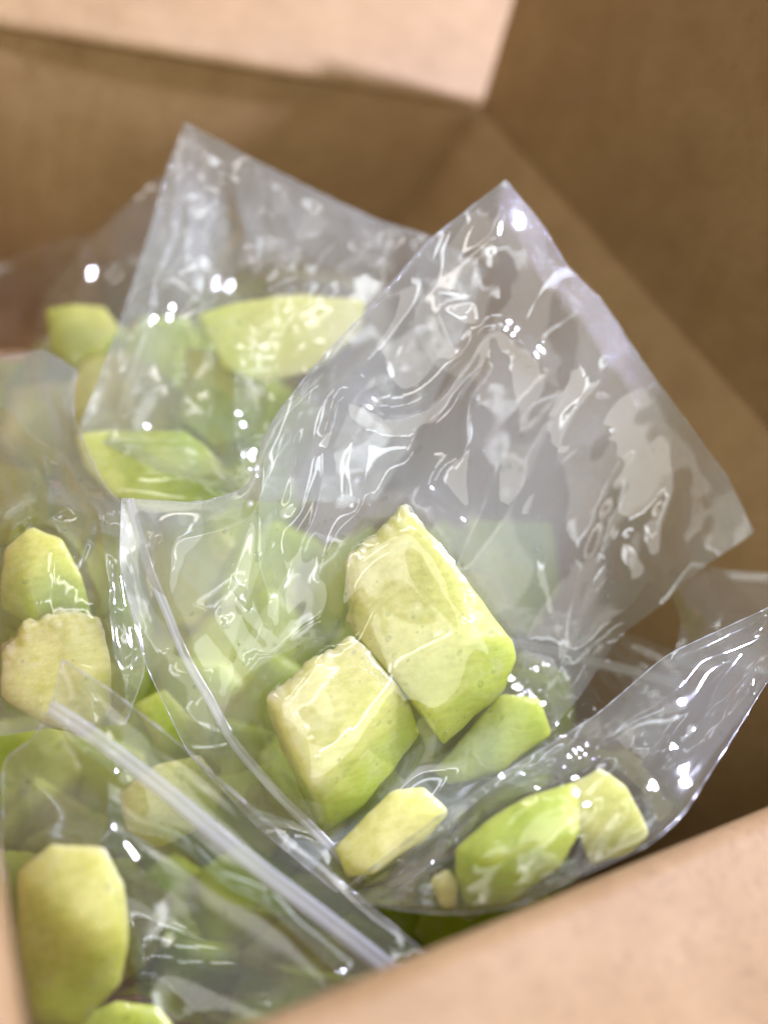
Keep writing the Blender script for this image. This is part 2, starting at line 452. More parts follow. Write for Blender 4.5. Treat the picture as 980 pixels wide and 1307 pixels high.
chunk('c4', 0.243, [(580, 1085, 3), (622, 1050, 4), (668, 1022, 5), (735, 1000, 6), (740, 1060, 0), (715, 1110, 0), (650, 1158, 3), (592, 1160, 5), (580, 1120, 3), (625, 1100, -2), (690, 1075, -3)], 34,
      (735, 985, 6, 620, 1150, 2), 'bright green wet melon chunk nearest the near cardboard flap', rind=(0.55, 0.92), noise=0.0004, tilt=0.3, smooth=3)
chunk('c4b', 0.252, [(722, 1002, 2), (765, 978, 2), (800, 1005, 2), (832, 1066, 4), (800, 1095, 5), (750, 1112, 3), (735, 1060, -1)], 30, (800, 1000, 0, 735, 1120, 4),
      'pale melon chunk beside the bright green one, at the right end', rind=(0.15, 0.75), tilt=0.3, smooth=3)
chunk('c5', 0.385, [(252, 402, 5), (300, 384, 5), (380, 376, 5), (468, 380, 6), (466, 425, 4), (410, 470, 0), (338, 492, 0), (285, 470, 1)], 36, (400, 400, 0, 270, 480, 8),
      'large pale green melon chunk in the tall back bag', rind=(0.1, 0.75))
chunk('c5b', 0.395, [(238, 440, 4), (300, 455, 0), (345, 505, 0), (330, 555, 3), (270, 570, 3), (228, 530, 3)], 34, (260, 450, 0, 320, 560, 0),
      'dim green melon chunk under the large one in the tall back bag', rind=(0.4, 0.95))
chunk('c6', 0.43, [(58, 394, 2), (95, 386, 2), (135, 390, 2), (152, 415, 2), (132, 452, 0), (96, 474, 3), (62, 445, 5)], 34, (140, 400, 0, 75, 460, 6),
      'yellow green melon chunk farthest to the back left', rind=(0.2, 0.85))
chunk('c7', 0.405, [(84, 492, 3), (105, 462, 2), (152, 444, 2), (206, 470, 2), (247, 512, 4), (242, 560, 2), (150, 556, 0), (98, 560, 2)], 36, (150, 450, 0, 160, 570, 4),
      'pale yellow melon chunk directly behind the bright green slab', rind=(0.15, 0.6))
chunk('c8', 0.36, [(96, 556, 3), (140, 548, 3), (238, 550, 3), (262, 568, 2), (312, 628, 3), (285, 652, 0), (232, 662, -1), (140, 634, 0), (110, 600, 1)], 34, (110, 640, 0, 280, 590, 2),
      'flat bright green melon slab at the left of the central bag', rind=(0.45, 0.9), noise=0.0003, smooth=6)
chunk('c10', 0.305, [(6, 700, 3), (40, 672, 2), (78, 690, 0), (104, 735, 0), (118, 790, 2), (40, 806, 0), (2, 775, 2), (36, 735, -2)], 34, (50, 670, 0, 60, 790, 0),
      'melon chunk with yellow top and green side at the left edge, upper of two', rind=(0.15, 1.0), smooth=3)
chunk('c11', 0.288, [(2, 822, 3), (30, 795, 3), (75, 783, 3), (130, 784, 3), (146, 840, 0), (150, 905, 3), (110, 945, 5), (50, 918, 0), (4, 890, 0)], 36, (60, 800, 0, 150, 930, 6),
      'pale yellow melon chunk with ragged top at the left edge, lower of two', rind=(0.0, 0.75), noise=0.0007, smooth=4, ragged=([(2, 822), (30, 795), (75, 783), (130, 784)], 26, 1.8))
chunk('c12', 0.232, [(20, 1112, 4), (66, 1076, 3), (134, 1080, 2), (162, 1126, 1), (168, 1205, 1), (156, 1258, 3), (100, 1312, 6), (44, 1306, 5), (26, 1210, 3), (100, 1170, -3)], 34,
      (120, 1130, 0, 70, 1310, 5), 'yellow melon chunk in the near left bag by the box corner', rind=(0.25, 1.0), noise=0.0004, tilt=0.35, smooth=3)
chunk('c13', 0.242, [(100, 1300, 2), (150, 1280, 0), (200, 1285, 2), (235, 1330, 2), (150, 1370, 2), (90, 1350, 2)], 30, (150, 1270, 0, 150, 1360, 0),
      'green melon chunk at the bottom edge of the near left bag', rind=(0.5, 1.0))
chunk('c14', 0.30, [(152, 1012, 2), (200, 975, 0), (256, 962, 0), (288, 1010, 0), (276, 1050, 3), (200, 1085, 3), (160, 1060, 3)], 34, (180, 980, 0, 270, 1040, 0),
      'pale melon chunk seen dimly behind the white zip strip of the near left bag', rind=(0.25, 0.8))
chunk('c15', 0.325, [(168, 900, 2), (210, 880, 2), (262, 930, 0), (285, 985, 0), (262, 1010, 2), (200, 960, 2)], 34, (190, 890, 0, 270, 1000, 0),
      'green melon chunk deep in the gap between the three left bags', rind=(0.55, 1.0))

FILL_SHAPE = [(-26, -19, -2), (5, -26, 2), (27, -14, 0), (30, 12, 3), (8, 25, 0), (-24, 20, 2)]
fillers = []
for r_, fy in enumerate(range(470, 1320, 88)):
    for c_, fx in enumerate(range(20, 760, 98)):
        fx += 45 * (r_ % 2) + random.uniform(-14, 14); yy = fy + random.uniform(-14, 14)
        if fx > 700 or (fx > 400 and yy < 700) or (yy > 1180 and fx > 470) or (yy < 515 and fx < 75):
            continue
        deep = yy > 1060 and fx > 140
        fillers.append((fx, yy, (0.03 if deep else 0) + 0.468 - (yy - 400) * 0.000165 + random.uniform(-0.006, 0.01), 1.05 if deep else random.uniform(0.62, 0.92)))
fillers += [(24, 530, .45, .95), (-15, 545, .44, .9), (70, 505, .46, .9)]
for i, (fx, fy, fd, rr) in enumerate(fillers):
    an = random.uniform(0, 6.28); s = 1098 / 1000 / fd * random.uniform(0.9, 1.05)
    pts = []
    for (a, b, c) in FILL_SHAPE:
        pts.append((fx + s * (a * math.cos(an) - b * math.sin(an)), fy + s * (a * math.sin(an) + b * math.cos(an)), c + random.uniform(-2, 4)))
    k = random.uniform(0, 6.28)
    chunk('f%d' % i, fd, pts, 34, (fx - 60 * math.cos(k), fy - 60 * math.sin(k), 0, fx + 60 * math.cos(k), fy + 60 * math.sin(k), 10),
          'melon chunk buried lower in the pile, only dimly seen through film', rind=(rr - 0.15, rr + 0.2), voxel=0.0020, smooth=3, group='buried melon chunks', seed=100 + i)

# ------------------------------------------------------------------ film sheets
def resample(poly, n):
    a = np.array(poly, float)
    d = np.linalg.norm(np.diff(a[:, :2], axis=0), axis=1)
    s = np.concatenate([[0], np.cumsum(d)]); s /= s[-1]
    t = np.linspace(0, 1, n)
    r = np.stack([np.interp(t, s, a[:, k]) for k in range(3)], -1)
    k = max(1, n // 30)
    for _ in range(k):
        r[1:-1] = 0.25 * r[:-2] + 0.5 * r[1:-1] + 0.25 * r[2:]
    return r

def coons(top, right_, bottom, left, m, n):
    """top & bottom run left to right, left & right run top to bottom; grid m rows x n columns of (px, py, D)"""
    T = resample(top, n); B = resample(bottom, n); Lf = resample(left, m); Rt = resample(right_, m)
    u = np.linspace(0, 1, n)[None, :, None]; v = np.linspace(0, 1, m)[:, None, None]
    S = (1 - v) * T[None] + v * B[None] + (1 - u) * Lf[:, None] + u * Rt[:, None]
    S -= (1 - u) * (1 - v) * T[0] + u * (1 - v) * T[-1] + (1 - u) * v * B[0] + u * v * B[-1]
    return S

ZR = 5
def zmap(keys, near=True):
    W_, H_ = int(1300 / ZR), int(1700 / ZR)
    zm = np.full((H_, W_), 9.0 if near else 0.0)
    for k in keys:
        px, py, D = pj(CHUNKS[k])
        i = np.clip(((py + 150) / ZR).astype(int), 0, H_ - 1); j = np.clip(((px + 150) / ZR).astype(int), 0, W_ - 1)
        if near: np.minimum.at(zm, (i, j), D)
        else: np.maximum.at(zm, (i, j), D)
    f = np.minimum if near else np.maximum
    for _ in range(2):
        z2 = zm.copy()
        z2[1:] = f(z2[1:], zm[:-1]); z2[:-1] = f(z2[:-1], zm[1:]); z2[:, 1:] = f(z2[:, 1:], zm[:, :-1]); z2[:, :-1] = f(z2[:, :-1], zm[:, 1:])
        zm = z2
    if near:
        big = zm > 5
        for _ in range(5):
            z2 = np.where(big, np.nan, zm)
            pad = np.pad(z2, 1, constant_values=np.nan)
            st = np.stack([pad[1 + a:pad.shape[0] - 1 + a, 1 + b:pad.shape[1] - 1 + b] for a in (-1, 0, 1) for b in (-1, 0, 1)])
            cnt = (~np.isnan(st)).sum(0); av = np.nansum(st, 0) / np.maximum(cnt, 1)
            zm = np.where(big, zm, np.minimum(zm + 0.0006, av))
    return zm

def zsample(zm, px, py):
    H_, W_ = zm.shape
    x = np.clip((px + 150) / ZR - 0.5, 0, W_ - 1.001); y = np.clip((py + 150) / ZR - 0.5, 0, H_ - 1.001)
    i = y.astype(int); j = x.astype(int); fx = x - j; fy = y - i
    return (zm[i, j] * (1 - fx) * (1 - fy) + zm[i, j + 1] * fx * (1 - fy) + zm[i + 1, j] * (1 - fx) * fy + zm[i + 1, j + 1] * fx * fy)

def solve(A, B, rest, k):
    d = B - A
    l = np.sqrt((d * d).sum(-1, keepdims=True)) + 1e-9
    c = d * ((l - rest) / l * (0.5 * k))
    A += c; B -= c

def solve_push(A, B, rest, k):
    d = B - A
    l = np.sqrt((d * d).sum(-1, keepdims=True)) + 1e-9
    c = d * (np.minimum(l - rest, 0) / l * (0.5 * k))
    A += c; B -= c

def dist(A, B):
    return np.sqrt(((A - B) ** 2).sum(-1, keepdims=True))

def relax(X, base, eu, ev, iters, kb, attract, pin, zm, gap, near=True):
    """buckle the sheet: it is longer than the surface it spans by eu, ev and so folds into wrinkles"""
    m, n = X.shape[:2]
    ru = dist(base[:, :-1], base[:, 1:]) * (1 + 0.5 * (eu[:, :-1] + eu[:, 1:]))[..., None]
    rv = dist(base[:-1], base[1:]) * (1 + 0.5 * (ev[:-1] + ev[1:]))[..., None]
    e2 = 0.5 * (eu + ev)[:-1, :-1, None]
    rd1 = dist(base[:-1, :-1], base[1:, 1:]) * (1 + e2); rd2 = dist(base[1:, :-1], base[:-1, 1:]) * (1 + e2)
    bu = ru[:, :-1] + ru[:, 1:]; bv = rv[:-1] + rv[1:]
    pinm = pin[..., None]
    for it in range(iters):
        for p in (0, 1):
            k = (n - p) // 2
            solve(X[:, p:p + 2 * k:2], X[:, p + 1:p + 2 * k:2], ru[:, p:p + 2 * k - 1:2], 0.9)
            k = (m - p) // 2
            solve(X[p:p + 2 * k:2], X[p + 1:p + 2 * k:2], rv[p:p + 2 * k - 1:2], 0.9)
            solve(X[p:-1:2, :-1], X[p + 1::2, 1:], rd1[p::2], 0.45)
            solve(X[p + 1::2, :-1], X[p:-1:2, 1:], rd2[p::2], 0.45)
        for p in range(4):
            a = X[:, p:n - 2:4]; b = X[:, p + 2:n:4]; k = min(a.shape[1], b.shape[1])
            solve_push(a[:, :k], b[:, :k], bu[:, p::4][:, :k], kb)
            a = X[p:m - 2:4]; b = X[p + 2:m:4]; k = min(a.shape[0], b.shape[0])
            solve_push(a[:k], b[:k], bv[p::4][:k], kb)
        X += (base - X) * np.maximum(pinm, attract)
        if zm is not None and it % 3 == 0:
            px, py, D = pj(X)
            z = zsample(zm, px, py)
            s = np.where(D > z - gap, (z - gap) / D, 1.0) if near else np.where((D < z + gap) & (z > 0), (z + gap) / D, 1.0)
            X[:] = CAMPOS + (X - CAMPOS) * s[..., None]
    # stay inside the cardboard below the rim
    lo = np.array([X0 + 0.002, Y0 + 0.002]); hi = np.array([X1 - 0.002, Y1 - 0.002])
    inside = X[..., 2:3] < 0.02
    X[..., :2] = np.where(inside, np.clip(X[..., :2], lo, hi), X[..., :2])
    return X

def upsample(X):
    def up1(A):
        m = A.shape[0]
        P = np.concatenate([2 * A[:1] - A[1:2], A, 2 * A[-1:] - A[-2:-1]])
        mid = (-P[:-3] + 9 * P[1:-2] + 9 * P[2:-1] - P[3:]) / 16
        o_ = np.empty((2 * m - 1,) + A.shape[1:], A.dtype); o_[0::2] = A; o_[1::2] = mid
        return o_
    return np.swapaxes(up1(np.swapaxes(up1(X), 0, 1)), 0, 1)

def facets(s_, t_, seed, cell, slope, angle, aniso):
    """height of a crumpled sheet: developable cones meeting in straight sharp creases"""
    r = np.random.default_rng(seed)
    ca, sa = math.cos(angle), math.sin(angle)
    a = (s_ * ca + t_ * sa) / aniso; b = -s_ * sa + t_ * ca
    out = np.zeros(s_.shape)
    for sg in (1, -1):
        lo = (a.min() - cell, b.min() - cell); hi = (a.max() + cell, b.max() + cell)
        n = max(4, int((hi[0] - lo[0]) * (hi[1] - lo[1]) / cell ** 2))
        f = np.full(s_.shape, 1e9)
        for k in range(n):
            pa, pb, of, k_ = r.uniform(lo[0], hi[0]), r.uniform(lo[1], hi[1]), r.uniform(0, 0.45) * slope * cell, slope * r.uniform(0.7, 1.3)
            f = np.minimum(f, of + k_ * np.hypot(a - pa, b - pb))
        out += sg * (f - f.mean())
    return out

def sheet(edges, m, n, eu, ev, seed, keys=(), ridges=(), bulge=0.0, near=True, iters=140, kb=0.32, attract=0.006, noise=0.0010, nscale=45, gap=0.0018, fine=30, pinw=1, calm=None, crumple=None):
    m = max(24, int(m * 0.36)); n = max(24, int(n * 0.36))
    S = coons(*edges, m, n)
    u = np.linspace(0, 1, n)[None, :]; v = np.linspace(0, 1, m)[:, None]
    bub = (np.sin(np.pi * u) * np.sin(np.pi * v)) ** 0.6
    S[..., 2] += (-bulge if near else bulge) * bub
    base = un(S[..., 0], S[..., 1], S[..., 2])
    zm = zmap(keys, near) if keys else None
    if zm is not None:
        px, py, D = pj(base); z = zsample(zm, px, py)
        s = np.where(D > z - gap, (z - gap) / D, 1.0) if near else np.where((D < z + gap) & (z > 0), (z + gap) / D, 1.0)
        for _ in range(2):
            s[1:-1, 1:-1] = 0.2 * (s[1:-1, 1:-1] + s[:-2, 1:-1] + s[2:, 1:-1] + s[1:-1, :-2] + s[1:-1, 2:])
        base = CAMPOS + (base - CAMPOS) * s[..., None]
    view = base - CAMPOS; view /= np.linalg.norm(view, axis=-1, keepdims=True)
    X = base + view * (noise * fbm(base, nscale, seed, 3) * np.minimum(1, bub * 3))[..., None]
    pin = np.zeros((m, n)); pin[:pinw] = pin[-pinw:] = 1; pin[:, :pinw] = pin[:, -pinw:] = 1
    mod = 0.5 + 0.5 * np.clip(0.5 + fbm(base, 45, seed + 3, 1), 0, 1.4)
    if calm is not None:
        mod = mod * calm(u, v)
    EU = eu * mod * np.ones((m, n)); EV = ev * mod * np.ones((m, n))
    if zm is not None:
        px, py, D = pj(base); z = zsample(zm, px, py)
        slack = np.clip((np.abs(D - z) - gap) / 0.006, 0.12, 1)
        for _ in range(4):
            slack[1:-1, 1:-1] = 0.2 * (slack[1:-1, 1:-1] + slack[:-2, 1:-1] + slack[2:, 1:-1] + slack[1:-1, :-2] + slack[1:-1, 2:])
        EU *= slack; EV *= slack
        X = base + (X - base) * slack[..., None]
    X = relax(X, base, EU, EV, iters, kb, attract, pin, zm, gap, near)
    if fine:
        B2 = base; E = EU; E2 = EV
        while max(X.shape[:2]) < 150:
            X = upsample(X); B2 = upsample(B2); E = upsample(E); E2 = upsample(E2)
            m2, n2 = X.shape[:2]
            pin2 = np.zeros((m2, n2)); pin2[[0, -1]] = 1; pin2[:, [0, -1]] = 1
            X = relax(X, B2, E * 0.9, E2 * 0.9, fine // 2, 0.6, attract * 0.1, pin2, zm, gap, near)
    if crumple:
        px, py, D = pj(X)
        s_ = (px - PW / 2) / FPX * D.mean(); t_ = (py - PH / 2) / FPX * D.mean()
        s_ = s_ + 0.0006 * fbm(X, 120, seed + 30, 2); t_ = t_ + 0.0006 * fbm(X, 120, seed + 31, 2)
        mm, nn_ = X.shape[:2]
        uu = np.linspace(0, 1, nn_)[None, :]; vv = np.linspace(0, 1, mm)[:, None]
        ed = np.clip(np.minimum(np.minimum(uu, 1 - uu), np.minimum(vv, 1 - vv)) * 12, 0, 1)
        h = facets(s_, t_, seed + 40, crumple[0], crumple[1], crumple[2], crumple[3])
        msk = np.clip(0.6 + 0.8 * fbm(X, 60, seed + 33, 1), 0, 1.2)
        h = h + msk * facets(s_, t_, seed + 41, crumple[0] * 0.45, crumple[1] * 0.42, crumple[2] + 0.5, 1 + (crumple[3] - 1) * 0.5)
        tight = 1.0
        if zm is not None:
            z = zsample(zm, px, py)
            tight = np.clip((np.abs(D - z) - gap) / 0.008, 0.15, 1)
            for _ in range(6):
                tight[1:-1, 1:-1] = 0.2 * (tight[1:-1, 1:-1] + tight[:-2, 1:-1] + tight[2:, 1:-1] + tight[1:-1, :-2] + tight[1:-1, 2:])
        X = X - (CAMPOS - X) / D[..., None] * (h * ed * tight)[..., None]
        if zm is not None:
            px, py, D = pj(X); z = zsample(zm, px, py)
            sc_ = np.where(D > z - gap, (z - gap) / D, 1.0) if near else np.where((D < z + gap) & (z > 0), (z + gap) / D, 1.0)
            X = CAMPOS + (X - CAMPOS) * sc_[..., None]
        lo_ = np.array([X0 + 0.002, Y0 + 0.002]); hi_ = np.array([X1 - 0.002, Y1 - 0.002])
        X[..., :2] = np.where(X[..., 2:3] < 0.02, np.clip(X[..., :2], lo_, hi_), X[..., :2])
    if ridges:
        px, py, D = pj(X)
        mm, nn_ = X.shape[:2]
        uu = np.linspace(0, 1, nn_)[None, :]; vv = np.linspace(0, 1, mm)[:, None]
        ed = np.clip(np.minimum(np.minimum(uu, 1 - uu), np.minimum(vv, 1 - vv)) * 25, 0, 1)
        jx = 5 * fbm(X, 160, seed + 20, 2); jy = 5 * fbm(X, 160, seed + 21, 2)
        h = np.zeros_like(D)
        for poly, wd, amp in ridges:
            d = np.sqrt(segdist(px + jx, py + jy, poly) ** 2 + 1.0)
            vary = 0.75 + 0.35 * fbm(X, 90, seed + len(poly), 1)
            h = np.maximum(h, 0.75 * amp / 1000 * np.exp(-d / wd) * vary)
        X = X + (CAMPOS - X) / D[..., None] * (h * ed)[..., None]
    for _ in range(3):
        L_ = np.zeros_like(X)
        L_[1:-1, 1:-1] = 0.25 * (X[:-2, 1:-1] + X[2:, 1:-1] + X[1:-1, :-2] + X[1:-1, 2:]) - X[1:-1, 1:-1]
        X = X + 0.7 * L_
    return X

def strip_from(X, path, half, lift, rows=5, prof=None):
    """ribbon lying on a film grid along path (list of (u,v) grid params); half = half width in metres"""
    m, n = X.shape[:2]
    a = np.array(path, float)
    t = np.linspace(0, 1, 90)
    s = np.linspace(0, 1, len(a))
    uu = np.interp(t, s, a[:, 0]) * (n - 1); vv = np.interp(t, s, a[:, 1]) * (m - 1)
    def samp(uu, vv):
        i = np.clip(vv.astype(int), 0, m - 2); j = np.clip(uu.astype(int), 0, n - 2); fy = (vv - i)[:, None]; fx = (uu - j)[:, None]
        return X[i, j] * (1 - fx) * (1 - fy) + X[i, j + 1] * fx * (1 - fy) + X[i + 1, j] * (1 - fx) * fy + X[i + 1, j + 1] * fx * fy
    C = samp(uu, vv)
    for _ in range(6):
        C[1:-1] = 0.25 * C[:-2] + 0.5 * C[1:-1] + 0.25 * C[2:]
    tan = np.gradient(C, axis=0); tan /= np.linalg.norm(tan, axis=1, keepdims=True)
    view = CAMPOS - C; view /= np.linalg.norm(view, axis=1, keepdims=True)
    return C, tan, view

def zip_mesh(C, tan, nrm, half, height):
    """two parallel zip ribs on a flat tape"""
    side = np.cross(tan, nrm); side /= np.linalg.norm(side, axis=1, keepdims=True)
    prof = [(-1.0, 0.0), (-0.9, 0.5), (-0.72, 0.62), (-0.55, 1.0), (-0.38, 0.95), (-0.25, 0.6), (-0.05, 0.55), (0.1, 0.62), (0.25, 0.95), (0.42, 1.0), (0.6, 0.62), (0.85, 0.5), (1.0, 0.0)]
    P = np.stack([C + side * (half * a) + nrm * (height * b + 0.0004) for a, b in prof], 1)
    return grid_mesh('zip_strip', P)

def droplets(X, count, seed, parent, rmin=0.0003, rmax=0.0010, uv=((0.05, 0.95), (0.05, 0.95))):
    r = np.random.default_rng(seed)
    m, n = X.shape[:2]
    bm = bmesh.new()
    for k in range(count):
        i = int((uv[1][0] + (uv[1][1] - uv[1][0]) * r.random()) * (m - 2)) ; j = int((uv[0][0] + (uv[0][1] - uv[0][0]) * r.random()) * (n - 2))
        p = X[i, j]
        a = X[i, j + 1] - p; b = X[i + 1, j] - p
        nn = np.cross(a, b); nn /= np.linalg.norm(nn) + 1e-12
        if nn @ (CAMPOS - p) < 0: nn = -nn
        rad = rmin + (rmax - rmin) * r.random() ** 3
        q = Vector(nn).to_track_quat('Z', 'Y').to_matrix().to_4x4()
        M = Matrix.Translation(Vector(p + nn * 0.0002)) @ q @ Matrix.Diagonal((rad * r.uniform(0.7, 1.2), rad * r.uniform(0.8, 1.5), rad * 0.55, 1))
        bmesh.ops.create_icosphere(bm, subdivisions=2, radius=1.0, matrix=M)
    for f in bm.faces: f.smooth = True
    me = bpy.data.meshes.new('droplets'); bm.to_mesh(me); bm.free()
    o = link('droplets', me, WATER, parent); o['kind'] = 'stuff'
    return o

def edge_strip(X, side, k, lift=0.0003):
    """seal band: the outermost k grid lines of one side, lifted off the film"""
    if side == 'top': P = X[:k]
    elif side == 'bottom': P = X[-k:]
    elif side == 'left': P = X[:, :k]
    else: P = X[:, -k:]
    v = CAMPOS - P; v = v / np.linalg.norm(v, axis=-1, keepdims=True)
    return grid_mesh('seal_band', P + v * lift)

def rim_mesh(E):
    """thin milky bead added along a film edge, standing in for caught light"""
    tan = np.gradient(E, axis=0); tan /= np.linalg.norm(tan, axis=1, keepdims=True) + 1e-9
    view = CAMPOS - E; view /= np.linalg.norm(view, axis=1, keepdims=True)
    sd = np.cross(tan, view); sd /= np.linalg.norm(sd, axis=1, keepdims=True) + 1e-9
    r = (0.00012 + 0.00022 * np.clip(fbm(E, 900, 5, 2), 0, 1))[:, None]
    P = np.stack([E + r * (sd * math.cos(a) + view * math.sin(a)) for a in np.linspace(0, 2 * math.pi, 7)], 1)
    return grid_mesh('edge_glint', P)

def film_mesh(X, keys, near=True):
    me = grid_mesh('film', X)
    v = np.ones(X.shape[:2])
    if keys:   # film that clings to wet fruit turns clear; lifted film looks milky
        zm = zmap(keys, near)
        px, py, D = pj(X); z = zsample(zm, px, py)
        v = np.clip((np.abs(D - z) - 0.002) / 0.010, 0.35, 1)
    v = v * np.clip(0.95 + 0.3 * fbm(X, 55, 3, 3), 0.6, 1.4)
    at = me.attributes.new('veil', 'FLOAT', 'POINT'); at.data.foreach_set('value', v.ravel().astype(np.float32))
    return me

def bag(label, front_edges, back_edges, **kw):
    m, n = kw.pop('mn'); seals = kw.pop('seals', ()); zips = kw.pop('zips', ()); drops = kw.pop('drops', 0)
    keys = kw.get('keys', ()); bk = kw.pop('bk', {}); duv = kw.pop('duv', ((.05, .95), (.05, .95)))
    drad = kw.pop('drad', 0.0010); hz = kw.pop('hz', (0.16, 0.16)); rims = kw.pop('rims', ())
    X = sheet(front_edges, m, n, **kw)
    c = X.reshape(-1, 3).mean(0)
    e = empty('zip_bag', tuple(c), label, 'plastic bag')
    link('film', film_mesh(X, keys), film_mat(hz[0]), e)
    if back_edges:
        kb = dict(kw); kb.update(bulge=kw.get('bulge', 0) + 0.008, near=False, ridges=(), seed=kw['seed'] + 50, iters=60, fine=16)
        kb.update(bk)
        Xb = sheet(back_edges, m, n, **kb)
        link('film', film_mesh(Xb, None), film_mat(hz[1]), e)
    for side, k in seals:
        link('seal_band', edge_strip(X, side, k), SEAL, e)
    for path, half, hgt in zips:
        C, tan, view = strip_from(X, path, half, 0)
        link('zip_strip', zip_mesh(C, tan, view, half, hgt), ZIP, e)
    for side in rims:
        E = {'top': X[0], 'bottom': X[-1], 'left': X[:, 0], 'right': X[:, -1]}[side]
        link('edge_glint', rim_mesh(E), EDGE, e)
    if drops:
        droplets(X, drops, kw['seed'] + 7, e, rmax=drad, uv=duv)
    return e, X

# --- central bag: its heat sealed end points up, its zip lies at lower left
b1_top = [(645, 230, .335), (690, 283, .335), (722, 338, .334), (770, 385, .333), (815, 455, .334), (870, 530, .338), (930, 612, .344), (962, 680, .35)]
b1_left = [(645, 230, .335), (548, 305, .325), (470, 395, .315), (405, 462, .308), (352, 530, .302), (333, 565, .300), (318, 622, .298), (255, 642, .297), (155, 636, .296)]
b1_bot = [(155, 636, .296), (152, 720, .292), (186, 850, .286), (240, 962, .280), (330, 1058, .272), (430, 1140, .262)]
b1_right = [(962, 680, .35), (880, 735, .345), (845, 772, .34), (790, 812, .33), (740, 890, .318), (670, 970, .300), (590, 1040, .284), (500, 1105, .268), (430, 1140, .262)]
ridges1 = [
    ([(416, 552), (440, 516), (500, 531), (545, 520), (590, 470), (625, 428), (652, 426), (690, 462)], 12, 9.0),
    ([(416, 552), (405, 620), (388, 700)], 9, 5.5), ([(440, 516), (452, 560), (448, 640)], 9, 4),
    ([(625, 428), (625, 480), (596, 510), (594, 590), (600, 680)], 10, 5),
    ([(405, 470), (378, 560), (372, 640)], 10, 3.0), ([(330, 560), (336, 640), (345, 790)], 10, 4.0),
    ([(180, 640), (240, 740), (320, 860), (355, 905)], 8, 6.0), ([(205, 650), (262, 742), (335, 850)], 7, 4), ([(220, 660), (300, 770), (345, 815), (355, 790), (352, 700)], 8, 5.0), ([(470, 640), (430, 760), (400, 850)], 8, 4),
    ([(690, 690), (712, 780)], 9, 4.0), ([(775, 730), (720, 800)], 9, 3.5), ([(600, 645), (585, 700)], 9, 2.5),
    ([(760, 560), (700, 610), (660, 690)], 14, 4.0), ([(800, 430), (740, 520), (720, 560)], 10, 3.0),
    ([(560, 390), (600, 380), (612, 420), (575, 450), (555, 400)], 8, 1.6), ([(860, 560), (850, 690), (870, 760)], 12, 4.0), ([(700, 600), (790, 680), (850, 760)], 12, 3.0)]
bag('large clear bag in the middle, sealed corner pointing up, holding the two yellow chunks',
    (b1_top, b1_right, b1_bot, b1_left), (b1_top, b1_right, b1_bot, b1_left), mn=(120, 120), eu=0.003, ev=0.003, crumple=(0.042, 0.28, 1.9, 2.3), seed=11, calm=lambda u, v: 1 - 0.3 * np.clip((v - 0.42) / 0.2, 0, 1),
    keys=('c1', 'c2', 'c9'), ridges=ridges1, bulge=0.004, hz=(0.15, 0.23), rims=('left', 'top', 'bottom'), seals=(('top', 9), ('left', 3)),
    zips=(([(0, 0.985), (0.12, 0.955), (0.25, 0.94), (0.5, 0.925), (0.8, 0.93), (1, 0.95)], 0.0015, 0.0002),), drops=260)

# --- near right bag over the bright green chunk
b5_top = [(436, 1138, .262), (470, 1112, .258), (560, 1042, .252), (660, 976, .258), (760, 914, .268), (850, 836, .280), (980, 776, .295), (1060, 735, .305)]
b5_bot = [(446, 1150, .256), (520, 1164, .246), (585, 1168, .238), (650, 1160, .235), (720, 1128, .234), (830, 1078, .238), (872, 1040, .246), (930, 950, .268), (980, 868, .285), (1060, 790, .305)]
b5_left = [(436, 1138, .262), (446, 1150, .256)]
b5_right = [(1060, 735, .305), (1060, 790, .305)]
ridges5 = [([(975, 800), (880, 940), (830, 1000), (835, 1040), (790, 1080)], 9, 4), ([(980, 810), (900, 850), (780, 930), (680, 990)], 9, 3),
           ([(660, 1110), (665, 1060), (690, 1038), (745, 1032)], 8, 3), ([(795, 1030), (760, 1085)], 8, 3), ([(800, 960), (830, 1012)], 9, 4), ([(980, 790), (960, 880)], 8, 4),
           ([(560, 1060), (480, 1130)], 9, 3)]
bag('clear bag gathered to the right, stretched over the bright green chunk by the near flap',
    (b5_top, b5_right, b5_bot, b5_left), (b5_top, b5_right, b5_bot, b5_left), mn=(60, 120), eu=0.004, ev=0.008, crumple=(0.026, 0.22, -0.55, 2.4), seed=21,
    keys=('c3', 'c3b', 'c4', 'c4b'), ridges=ridges5, bulge=0.003, hz=(0.11, 0.11), rims=('top', 'bottom'), drops=60, gap=0.0016)

